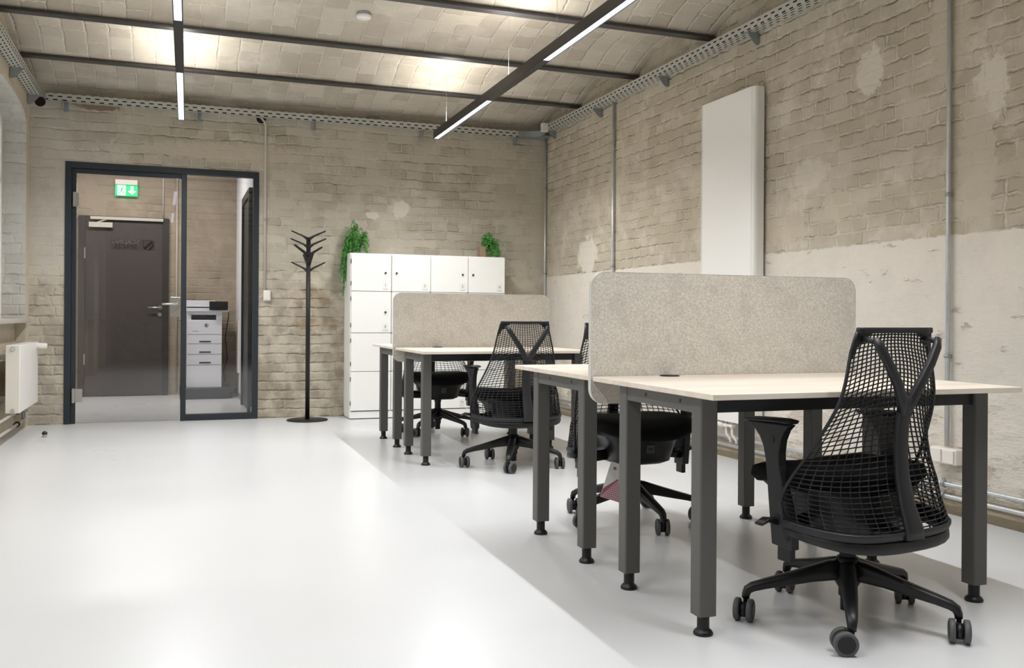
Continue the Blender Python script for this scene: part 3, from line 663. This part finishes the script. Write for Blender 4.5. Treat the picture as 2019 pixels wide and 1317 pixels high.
for r in range(4):
    for c_ in range(4):
        num += 1
        x0, x1 = cols[c_]+(.004 if c_ else .010), cols[c_+1]-.004; z1, z0 = rows[r]-(.003 if r else .006), rows[r+1]+.003
        d = MB().box(x0, x1, -.006, .012, z0, z1).build('locker_door', 'white', lk, bevel=.0015, seg=1)
        lx = x1-.055 if c_ in (0, 2) else x0+.045; zm = (z0+z1)/2
        tag(MB().tube([(lx, -.006, zm), (lx, -.017, zm)], .010, 14).build('lock', 'chrome_dark', d), 'small metal lock')
        mb = MB(); px = x1-.055; pz = z0+.055; mb.box(px-.028, px+.028, -.0075, -.006, pz-.035, pz+.035, 0)
        text_mb(mb, str(num), .034, Matrix.Translation((px, -.0085, pz+.002)) @ Matrix.Rotation(pi/2, 4, 'X'), 1)
        mb.box(px-.024, px+.026, -.0082, -.0075, pz-.036, pz-.034, 1)
        mb.build('number_plate', ['label', 'ink'], d)
        if c_ == 0:
            mb = MB(); [mb.box(x0-.006, x0+.002, -.004, .012, zz_-.02, zz_+.02) for zz_ in (z0+.07, z1-.07)]; mb.build('hinge', 'chrome_dark', d)

# ------------------------------------------------------------------ hanging plants on the lockers
def plant(label, loc, pot_box, strands, seed):
    rnd = random.Random(seed)
    t = thing('trailing_plant', label, 'plant', loc)
    x0, x1, y0, y1, h = pot_box; MB().box(x0, x1, y0, y1, 0, h).build('pot', 'pot', t, bevel=.004)
    mb = MB()
    for (n, sx, sy, hop, ex_, ey, ez, sp) in strands:
        for _ in range(n):
            a = Vector((sx+rnd.uniform(-.02, .02), sy+rnd.uniform(-.03, .03), h*.6))
            e = Vector((ex_+rnd.gauss(0, sp), ey+rnd.gauss(0, sp), ez+rnd.uniform(-.06, .10)))
            top = (a+e)/2; top.z = max(a.z, e.z) + hop*rnd.uniform(.6, 1.1); top.x += rnd.gauss(0, sp*.7)
            pts = []
            N = 16
            for i in range(N+1):
                s_ = i/N; p = a*(1-s_)**2 + top*2*s_*(1-s_) + e*s_*s_; pts.append(p)
            mb.tube(pts, .0014, 4, cap=False)
            for i in range(2, N+1):
                for k in range(4):
                    d = Vector((rnd.gauss(0, 1), rnd.gauss(0, 1), rnd.gauss(-.3, .8))).normalized()*rnd.uniform(.014, .03)
                    p = pts[i] + (pts[i-1]-pts[i])*rnd.random(); w = d.cross(Vector((rnd.gauss(0, 1), rnd.gauss(0, 1), rnd.gauss(0, 1)))).normalized()*.0032
                    mb.add([p, p+d*.5+w, p+d, p+d*.5-w], [[0, 1, 2, 3]])
    mb.build('foliage', 'leaf', t)
plant('bushy green trailing plant on the left end of the lockers hanging down the side', (1.66, 8.96, Ht), (-.02, .04, -.03, .05, .02),
      [(20, .03, 0, .30, .10, -.03, .04, .016), (22, .02, 0, .32, -.02, -.03, .10, .026), (26, -.02, 0, .40, -.125, .0, -.24, .014), (14, 0, 0, .36, -.10, -.02, .0, .02), (6, -.02, 0, .34, -.12, .0, -.36, .010)], 3)
plant('smaller green trailing plant on the right end of the lockers beside a brown pot', (3.03, 8.92, Ht), (-.115, -.055, -.05, .05, .115),
      [(34, -.05, 0, .17, -.01, -.03, .10, .032), (34, -.03, 0, .19, .06, -.04, .03, .034), (10, -.02, 0, .22, .132, .0, -.18, .008), (12, -.03, 0, .20, .10, .02, .02, .014)], 5)

# ------------------------------------------------------------------ coat stand
cs = thing('coat_stand', 'tall black coat stand with branching arms left of the white lockers', 'coat stand', (1.185, 8.79, 0))
MB().lathe([(.186, 0), (.190, .003), (.190, .008), (.186, .011), (.025, .013)], 48).build('base', 'coat', cs)
mb = MB(); mb.tube([(0, 0, .01), (0, 0, 1.725)], .0205, 20); mb.build('pole', 'coat', cs)
for (z, az, ln, rise, wd) in [(1.715, -18, .158, .070, .034), (1.640, -24, .168, .072, .030), (1.560, 34, .165, .082, .038), (1.480, -84, .160, .090, .040), (1.415, -20, .156, .074, .032)]:
    for s_ in (0, 180):
        a = radians(az+s_); d = Vector((cos(a), sin(a), 0)); sd_ = Vector((-sin(a), cos(a), 0))
        pts = [d*-.004 + Vector((0, 0, z-.012)), d*.022+Vector((0, 0, z+.004)), d*.05+Vector((0, 0, z+.022)), d*ln+Vector((0, 0, z+rise))]
        mb = MB(); mb.sweep(pts, [wd, wd, wd*.95, wd*.8], [.034, .026, .017, .012], tuple(sd_)); mb.build('coat_arm', 'coat', cs)

# ------------------------------------------------------------------ desks
def make_desk():
    t = thing('desk', '', 'desk')
    H, TH = .757, .018; Wt, Dt = 1.205, .855
    MB().box(0, Wt, 0, Dt, H-TH, H).build('tabletop', 'wood', t, bevel=.0015, seg=1)
    ly = (.107, .107+.06+.509-.06)   # front faces of the two leg rows
    lx = (.025, 1.111)
    for x in lx:
        for y in ly:
            l = MB().cbox(x, x+.06, y, y+.06, .062, H-TH, .004).build('leg', 'leg_grey', t)
            cx_, cy_ = x+.03, y+.03
            prof = [(.030, 0), (.031, .006), (.027, .013), (.0195, .019)]
            for k in range(9): prof += [(.0195, .021+k*.004), (.0180, .023+k*.004)]
            prof += [(.0195, .066)]
            tag(MB().lathe(prof, 24, c=(cx_, cy_, 0)).build('adjustable_foot', 'black', l), 'black threaded levelling foot')
        mb = MB(); mb.box(x+.004, x+.056, ly[0]+.06, ly[1], H-TH-.052, H-TH)
        xf = x+.0035
        for yh in (.255, .490):
            mb.tube([(xf+.002, ly[0]+yh-.12, H-TH-.021), (xf-.0008, ly[0]+yh-.12, H-TH-.021)], .0068, 14, 1)
        mb.build('side_rail', ['leg_grey', 'black'], t)
    mb = MB()
    for y in (ly[0]+.014, ly[1]+.014): mb.box(lx[0]+.06, lx[1], y, y+.032, H-TH-.05, H-TH)
    mb.box(.45, .75, .55, .66, H-TH-.05, H-TH-.003)
    mb.build('cross_beam', 'black_spine', t)
    return t
def put_desk(t, x, y, label, grommet):
    t.location = (x, y, 0); t.rotation_euler = (0, 0, ROT); t['label'] = label; t['group'] = 'pale wood office desks'
    if grommet:
        mb = MB(); mb.lathe([(.038, 0), (.039, .002), (.036, .004), (.012, .005)], 24, c=(grommet, .814, .757)); mb.build('cable_grommet', 'black', t)
def along(x, y, d): return x - sin(ROT)*d, y + cos(ROT)*d
D0 = make_desk()
copies = [copy_tree(D0) for _ in range(3)]
x0, y0 = 1.494, 2.338
put_desk(D0, x0, y0, 'nearest pale wood desk in front of the large felt screen', .31)
x_, y_ = along(x0, y0, .885)
put_desk(copies[0], x_, y_, 'pale wood desk just behind the nearest felt screen, its chair facing the camera', 0)
x1_, y1_ = 1.515, 5.775
put_desk(copies[1], x1_, y1_, 'pale wood desk on the near side of the far felt screen', .31)
x_, y_ = along(x1_, y1_, .885)
put_desk(copies[2], x_, y_, 'farthest pale wood desk, behind the far felt screen in front of the lockers', 0)

# ------------------------------------------------------------------ felt screens
def rrect(x0, x1, z0, z1, r, n=8):
    out = []
    for (cx_, cz_, a0) in ((x1-r, z1-r, 0), (x0+r, z1-r, pi/2), (x0+r, z0+r, pi), (x1-r, z0+r, 3*pi/2)):
        out += [(cx_+r*cos(a0+pi/2*i/n), cz_+r*sin(a0+pi/2*i/n)) for i in range(n+1)]
    return out
def screen(x, y, label):
    t = thing('desk_screen', label, 'desk screen', (x, y, 0), ROT, 'felt desk screens')
    MB().prism(rrect(0, 1.235, .652, 1.158, .058), -.011, .011, 'y').build('felt_panel', 'felt', t)
    p = rrect(-.0015, 1.2365, .6505, 1.1595, .0595); mb = MB(); pts = [(a, 0, b) for a, b in p]
    q = rrect(-.0005, 1.2355, .6515, 1.1585, .0585); n = len(p)
    V = [(a, -.0115, b) for a, b in p]+[(a, .0115, b) for a, b in p]+[(a, .0115, b) for a, b in q]+[(a, -.0115, b) for a, b in q]
    F = []
    for i in range(n):
        j = (i+1) % n; F += [[i, j, n+j, n+i], [n+i, n+j, 2*n+j, 2*n+i], [2*n+i, 2*n+j, 3*n+j, 3*n+i], [3*n+i, 3*n+j, j, i]]
    mb.add(V, F); mb.build('piping', 'trim_edge', t)
xs, ys = along(1.489, 2.338, .870); screen(xs, ys, 'nearest grey felt desk screen, standing between the two front desks')
xs, ys = along(1.502, 5.775, .870); screen(xs, ys, 'far grey felt desk screen in front of the white lockers, between the far two desks')

# ------------------------------------------------------------------ mesh-back office chairs
def lerp_tab(tab, z):
    for i in range(len(tab)-1):
        if z <= tab[i+1][0]:
            a, b = tab[i], tab[i+1]; k = (z-a[0])/(b[0]-a[0]); k = max(0, min(1, k)); return [a[j]+(b[j]-a[j])*k for j in range(1, len(a))]
    return list(tab[-1][1:])
BT = [(.33, .300, -.245, .235), (.40, .302, -.212, .215), (.46, .295, -.190, .172), (.53, .277, -.176, .116), (.60, .255, -.172, .074), (.69, .229, -.177, .036), (.75, .213, -.182, .022), (.81, .199, -.182, .018), (.89, .180, -.174, .012), (.95, .166, -.178, .0)]
def BOW(v): return lerp_tab([(0, 0), (.12, -.006), (.25, .008), (.4, .034), (.6, .050), (.8, .036), (.93, .016), (1.0, 0)], v)[0]
def bsurf(u, v):
    z = .33 + (.945-.33)*v; k_ = max(0, min(1, (.72-z)/.26)); au = abs(u); xu = (1-k_)*au + k_*(1-(1-au)**1.8)
    w, yc, dy = [sum(lerp_tab(BT, z+d)[k] for d in (-.02, 0, .02))/3 for k in range(3)]
    zz = z + .022*(1-v)**3*au**2.2 + BOW(v)*(1-au**1.7)
    return Vector((math.copysign(xu, u)*w, yc + dy*au**(1.8+1.2*k_), zz))
def make_chair(cast_angles, base_rot):
    t = thing('office_chair', '', 'office chair')
    # star base: five arms, each with its own castor
    for k in range(5):
        a = radians(base_rot + 72*k); d = Vector((cos(a), sin(a), 0)); sd_ = (-sin(a), cos(a), 0)
        path = [d*.015+Vector((0, 0, .165)), d*.06+Vector((0, 0, .160)), d*.12+Vector((0, 0, .148)), d*.20+Vector((0, 0, .130)), d*.27+Vector((0, 0, .115)), d*.31+Vector((0, 0, .105)), d*.327+Vector((0, 0, .095)), d*.333+Vector((0, 0, .080)), d*.334+Vector((0, 0, .068))]
        l = MB().sweep(path, [.056, .053, .050, .046, .040, .036, .032, .028, .025], [.070, .064, .050, .040, .032, .029, .027, .024, .023], sd_, nrm=3).build('base_arm', 'black', t)
        c0 = d*.334; ca = radians(cast_angles[k]); off = Vector((cos(ca), sin(ca), 0))*.022; ax = Vector((-sin(ca), cos(ca), 0)); cc = c0+off+Vector((0, 0, .036))
        mb = MB(); mb.tube([c0+Vector((0, 0, .072)), c0+Vector((0, 0, .045))], .0075, 10, 0)
        mb.tube([cc-ax*.010, cc+ax*.010], .024, 18, 0); mb.tube([cc-ax*.030, cc+ax*.030], .006, 8, 0)
        for s_ in (-1, 1):
            mb.tube([cc+ax*s_*.012, cc+ax*s_*.014, cc+ax*s_*.027, cc+ax*s_*.030], [.033, .036, .036, .032], 28, 1)
            mb.tube([cc+ax*s_*.030, cc+ax*s_*.0315], [.026, .025], 24, 0)
        tag(mb.build('caster', ['black', 'tyre'], l), 'black twin castor with grey rims')
    MB().lathe([(.026, .10), (.044, .13), (.040, .19), (.034, .205), (.03, .207)], 24).build('hub', 'black', t)
    mb = MB(); mb.lathe([(.016, .03), (.022, .032), (.022, .075), (.028, .08), (.028, .13), (.026, .14), (.026, .262), (.030, .264), (.030, .30)], 24); mb.build('gas_lift', 'black_spine', t)
    # tilt mechanism box under the seat
    mb = MB()
    lv = [(.290, .120, -.12, .13), (.306, .152, -.15, .165), (.370, .166, -.16, .186), (.402, .176, -.16, .192), (.425, .205, -.155, .215), (.455, .235, -.150, .235)]
    V, F = [], []
    for (z, hw, ya, yb) in lv:
        for k in range(24):
            w = 2*pi*k/24; c_, s_ = cos(w), sin(w); e = .5
            V.append((math.copysign(abs(c_)**e, c_)*hw, (ya+yb)/2 + math.copysign(abs(s_)**e, s_)*(yb-ya)/2, z))
    for i in range(len(lv)-1):
        for k in range(24): F.append([i*24+k, i*24+(k+1) % 24, (i+1)*24+(k+1) % 24, (i+1)*24+k])
    F += [list(range(24))[::-1], [(len(lv)-1)*24+k for k in range(24)]]
    mb.add(V, F, 0, True)
    mb.build('tilt_mechanism', 'black', t)
    mb = MB(); mb.box(-.019, .019, .182, .192, .352, .390, 1); mb.box(-.013, .013, .1915, .193, .366, .377, 0); mb.box(-.014, .014, .1915, .193, .357, .360, 0)
    tag(mb.build('badge', ['black_spine', 'tyre'], t), 'small pale badge')
    mb = MB(); mb.tube([(.14, .02, .325), (.25, .02, .322), (.255, .02, .322)], .008, 10)
    R_ = .026; mb.tube([(.258, .02+R_*cos(2*pi*k/16), .318+R_*1.15*sin(2*pi*k/16)) for k in range(17)], .0075, 8); mb.build('adjuster_ring', 'black', t)
    mb = MB(); mb.tube([(-.14, .04, .33), (-.22, .04, .335)], .009, 10); mb.sweep([(-.21, .04, .335), (-.25, .04, .338), (-.285, .04, .342), (-.325, .04, .352), (-.355, .04, .340)], [.035]*5, [.012, .014, .022, .014, .008], (0, 1, 0)); mb.build('lever', 'black', t)
    # seat
    mb = MB(); n, mr = 40, 9; V, F = [], []
    def outline(w):
        c_, s_ = cos(w), sin(w); e = .62
        x = math.copysign(abs(c_)**e, c_)*.262; y = .050 + math.copysign(abs(s_)**e, s_)*.222
        return x*(1-.06*max(0, y)/.27), y
    def ztop(x, y): return .506 + .022*(x/.25)**2*(1 if y < .1 else 1) - .10*max(0, y-.13)**1.35*3 + .012*max(0, -y)/.2
    for i in range(mr+1):
        k_ = i/mr
        for k in range(n):
            ox, oy = outline(2*pi*k/n); x, y = ox*k_, .035+(oy-.035)*k_
            V.append((x, y, ztop(x, y) - .022*k_**6))
    for i in range(mr):
        for k in range(n): F.append([i*n+k, (i+1)*n+k, (i+1)*n+(k+1) % n, i*n+(k+1) % n])
    base = len(V)
    for (kk, dz) in ((1.02, -.050), (.95, -.070), (.5, -.075)):
        for k in range(n):
            ox, oy = outline(2*pi*k/n); x, y = ox*kk, .035+(oy-.035)*kk
            V.append((x, y, ztop(ox*.97, oy*.97) + dz if kk > .6 else .438))
    for k in range(n): F.append([mr*n+k, base+k, base+(k+1) % n, mr*n+(k+1) % n])
    for i in range(2):
        for k in range(n): F.append([base+i*n+k, base+(i+1)*n+k, base+(i+1)*n+(k+1) % n, base+i*n+(k+1) % n])
    F.append([base+2*n+k for k in range(n)])
    mb.add(V, F, 0, True); mb.build('seat', 'seat_fabric', t)
    # backrest: mesh web, rim, top bar, Y spine
    br = MB(); nu, nv = 22, 44
    V = [bsurf(-1+2*i/nu, j/nv) for j in range(nv+1) for i in range(nu+1)]
    F = [[j*(nu+1)+i, j*(nu+1)+i+1, (j+1)*(nu+1)+i+1, (j+1)*(nu+1)+i] for j in range(nv) for i in range(nu)]
    br.add(V, F, 0, True)
    b = br.build('back_mesh', 'black', t)
    md = b.modifiers.new('web', 'WIREFRAME'); md.thickness = .0062; md.use_even_offset = False; md.use_boundary = True; md.use_replace = True
    mb = MB()
    for s_ in (-1, 1): mb.tube([bsurf(s_, v/20) for v in range(21)], [.007]*2+[.0055]*19, 8)
    top = [bsurf(-1+2*i/12, 1.0) for i in range(13)]; mb.sweep([p+Vector((0, -.003, .004)) for p in top], [.018]*13, [.016]*13, (0, 0, 1))
    for s_ in (-1, 1):      # solid gussets in the two top corners
        for iu in range(12):
            for iv in range(12):
                ua_, ub_ = 1-.5*iu/12, 1-.5*(iu+1)/12; va_, vb_ = 1-.20*iv/12, 1-.20*(iv+1)/12
                if ((1-ub_)/.46)**.72 + ((1-vb_)/.155)**.72 > 1.12: continue
                q = [bsurf(s_*a, b_) for a, b_ in ((ua_, va_), (ub_, va_), (ub_, vb_), (ua_, vb_))]
                f_ = [p+Vector((0, -.0055, 0)) for p in q]; k_ = [p+Vector((0, .0055, 0)) for p in q]
                mb.add(f_+k_, [[0, 1, 2, 3], [7, 6, 5, 4], [0, 1, 5, 4], [1, 2, 6, 5], [2, 3, 7, 6], [3, 0, 4, 7]], 0, False)
    rim = [bsurf(-1+2*i/24, 0.0) for i in range(25)]
    mb.sweep([p+Vector((0, 0, -.004)) for p in rim], [.026]*25, [.014]*25, (0, -.45, 1))
    mb.build('back_frame', 'black_spine', t)
    mb = MB(); N = 16
    arc = [bsurf(-1+2*i/N, 0)*.97 + Vector((0, 0, -.016-.012*cos(pi*(i/N-.5)))) for i in range(N+1)]
    mb.sweep(arc, [.026+.012*cos(pi*(i/N-.5)) for i in range(N+1)], [.026]*(N+1), (0, 0, 1))
    mb.sweep([(0, -.225, .305), (0, -.12, .315), (0, -.02, .33)], [.10, .12, .14], [.03, .035, .04], (1, 0, 0))
    for s_ in (-1, 1): mb.sweep([(s_*.285, -.02, .315), (s_*.27, .02, .318), (s_*.14, .04, .335)], [.05, .05, .05], [.022]*3, (0, 1, 0) if False else (0, 0, 1))
    mb.build('under_frame', 'black', t)
    mb = MB()
    mb.sweep([(0, -.252, .315), (0, -.250, .345), (0, -.222, .42), (0, -.205, .50), (0, -.199, .58), (0, -.203, .66), (0, -.215, .715), (0, -.224, .745)], [.082, .076, .064, .058, .056, .056, .056, .040], [.026]*7+[.02], (1, 0, 0), nrm=3)
    for s_ in (-1, 1):
        mb.sweep([(s_*.006, -.210, .69), (s_*.022, -.222, .735), (s_*.055, -.230, .79), (s_*.098, -.232, .85), (s_*.132, -.228, .90), (s_*.145, -.222, .925)], [.036, .036, .034, .032, .032, .022], [.024, .024, .022, .021, .020, .014], (1, 0, .5*-s_), nrm=3)
        mb.tube([(s_*.138, -.224, .915), (s_*.146, -.178, .922)], .009, 8)
    tag(mb.build('back_spine', 'black_spine', t), 'Y-shaped rear spine')
    # armrests
    for s_ in (-1, 1):
        x = s_*.270
        out = [(.180, .652), (.160, .643), (.134, .628), (.110, .604), (.093, .572), (.083, .53), (.076, .47), (.070, .41), (.062, .34), (.054, .268), (-.032, .262), (-.030, .34), (-.010, .40), (.010, .46), (.024, .52), (.025, .56), (.019, .598), (.004, .630), (-.018, .651)]
        a_ = MB().prism(out, x-.017, x+.017, 'x').build('armrest', 'black_spine', t, bevel=.008)
        mb = MB(); mb.sweep([(x, .186, .648), (x, .175, .653), (x, .15, .657), (x, .08, .660), (x, .02, .662), (x, -.012, .660), (x, -.020, .656)], [.03, .052, .068, .074, .074, .066, .04], [.005, .010, .013, .014, .014, .012, .006], (1, 0, 0), nrm=3)
        mb.build('arm_pad', 'black', a_)
        mb = MB(); mb.tube([(x+s_*.016, .055, .60), (x+s_*.019, .055, .60)], .011, 14); mb.build('height_button', 'black', a_)
        mb = MB(); mb.box(x-.011, x+.011, -.022, .034, .222, .27); mb.build('arm_post', 'black', a_, bevel=.003)
    return t
def place(t, x, y, rz, label):
    t.location = (x, y, 0); t.rotation_euler = (0, 0, radians(rz)); t['label'] = label; t['group'] = 'black mesh-back office chairs'
c1 = make_chair([145, 220, 225, 208, 214], 232-9)     # caster swivel angles in chair space
place(c1, 2.077, 2.444, 9, 'nearest black mesh-back office chair, seen from behind at the front desk')
c2 = make_chair([20, 150, 80, 200, 250], -20-180)
place(c2, 2.09, 3.985, 180, 'black office chair facing the camera behind the nearest felt screen, a card tag hanging below')
c3 = make_chair([-95, 30, 75, 150, 260], 172-3)
place(c3, 2.12, 5.72, 3, 'black mesh-back office chair seen from behind at the far pair of desks')
c4 = make_chair([60, 170, 20, 100, 300], -62-180)
place(c4, 2.11, 7.55, 180, 'farthest black office chair, facing the camera between the far desks and the lockers')
# card hanging from the second chair
tg = thing('hang_tag', 'white card tag with a pink triangle pattern hanging under the chair behind the front desks', 'tag', (1.945, 3.795, .300))
Mt = Matrix.Rotation(radians(19), 4, 'Y') @ Matrix.Rotation(radians(-6), 4, 'Z')
mb = MB(); Mt = Mt @ Matrix.Translation((0, 0, .03)) @ Matrix.Diagonal((1.12, 1, .86, 1)); mb.box(-.055, .055, -.0007, .0007, -.225, -.03, 0, Mt)
mb.add([(-.055, -.0015, -.225), (.055, -.0015, -.225), (.0, -.0015, -.115)], [[0, 1, 2]], 1, M=Mt); mb.add([(-.055, -.0015, -.18), (-.055, -.0015, -.225), (-.0, -.0015, -.115), (-.004, -.0015, -.108)], [[0, 1, 2, 3]], 2, M=Mt)
for i in range(9):
    for j in range(9-i):
        x = -.046+.0105*j+.0052*i; z = -.220+.0105*i; mb.add([(x, -.002, z), (x+.006, -.002, z), (x+.006, -.002, z+.006), (x, -.002, z+.006)], [[0, 1, 2, 3]], 2, M=Mt)
mb.add([(-.03+.008*cos(2*pi*k/12), -.0015, -.06+.008*sin(2*pi*k/12)) for k in range(12)], [list(range(12))], 2, M=Mt)
mb.build('card', ['label', 'pink_print', 'red_print'], tg); MB().tube([(-.01, .09, -.002), Mt @ Vector((0, 0, -.035))], .001, 6).build('string', 'label', tg)
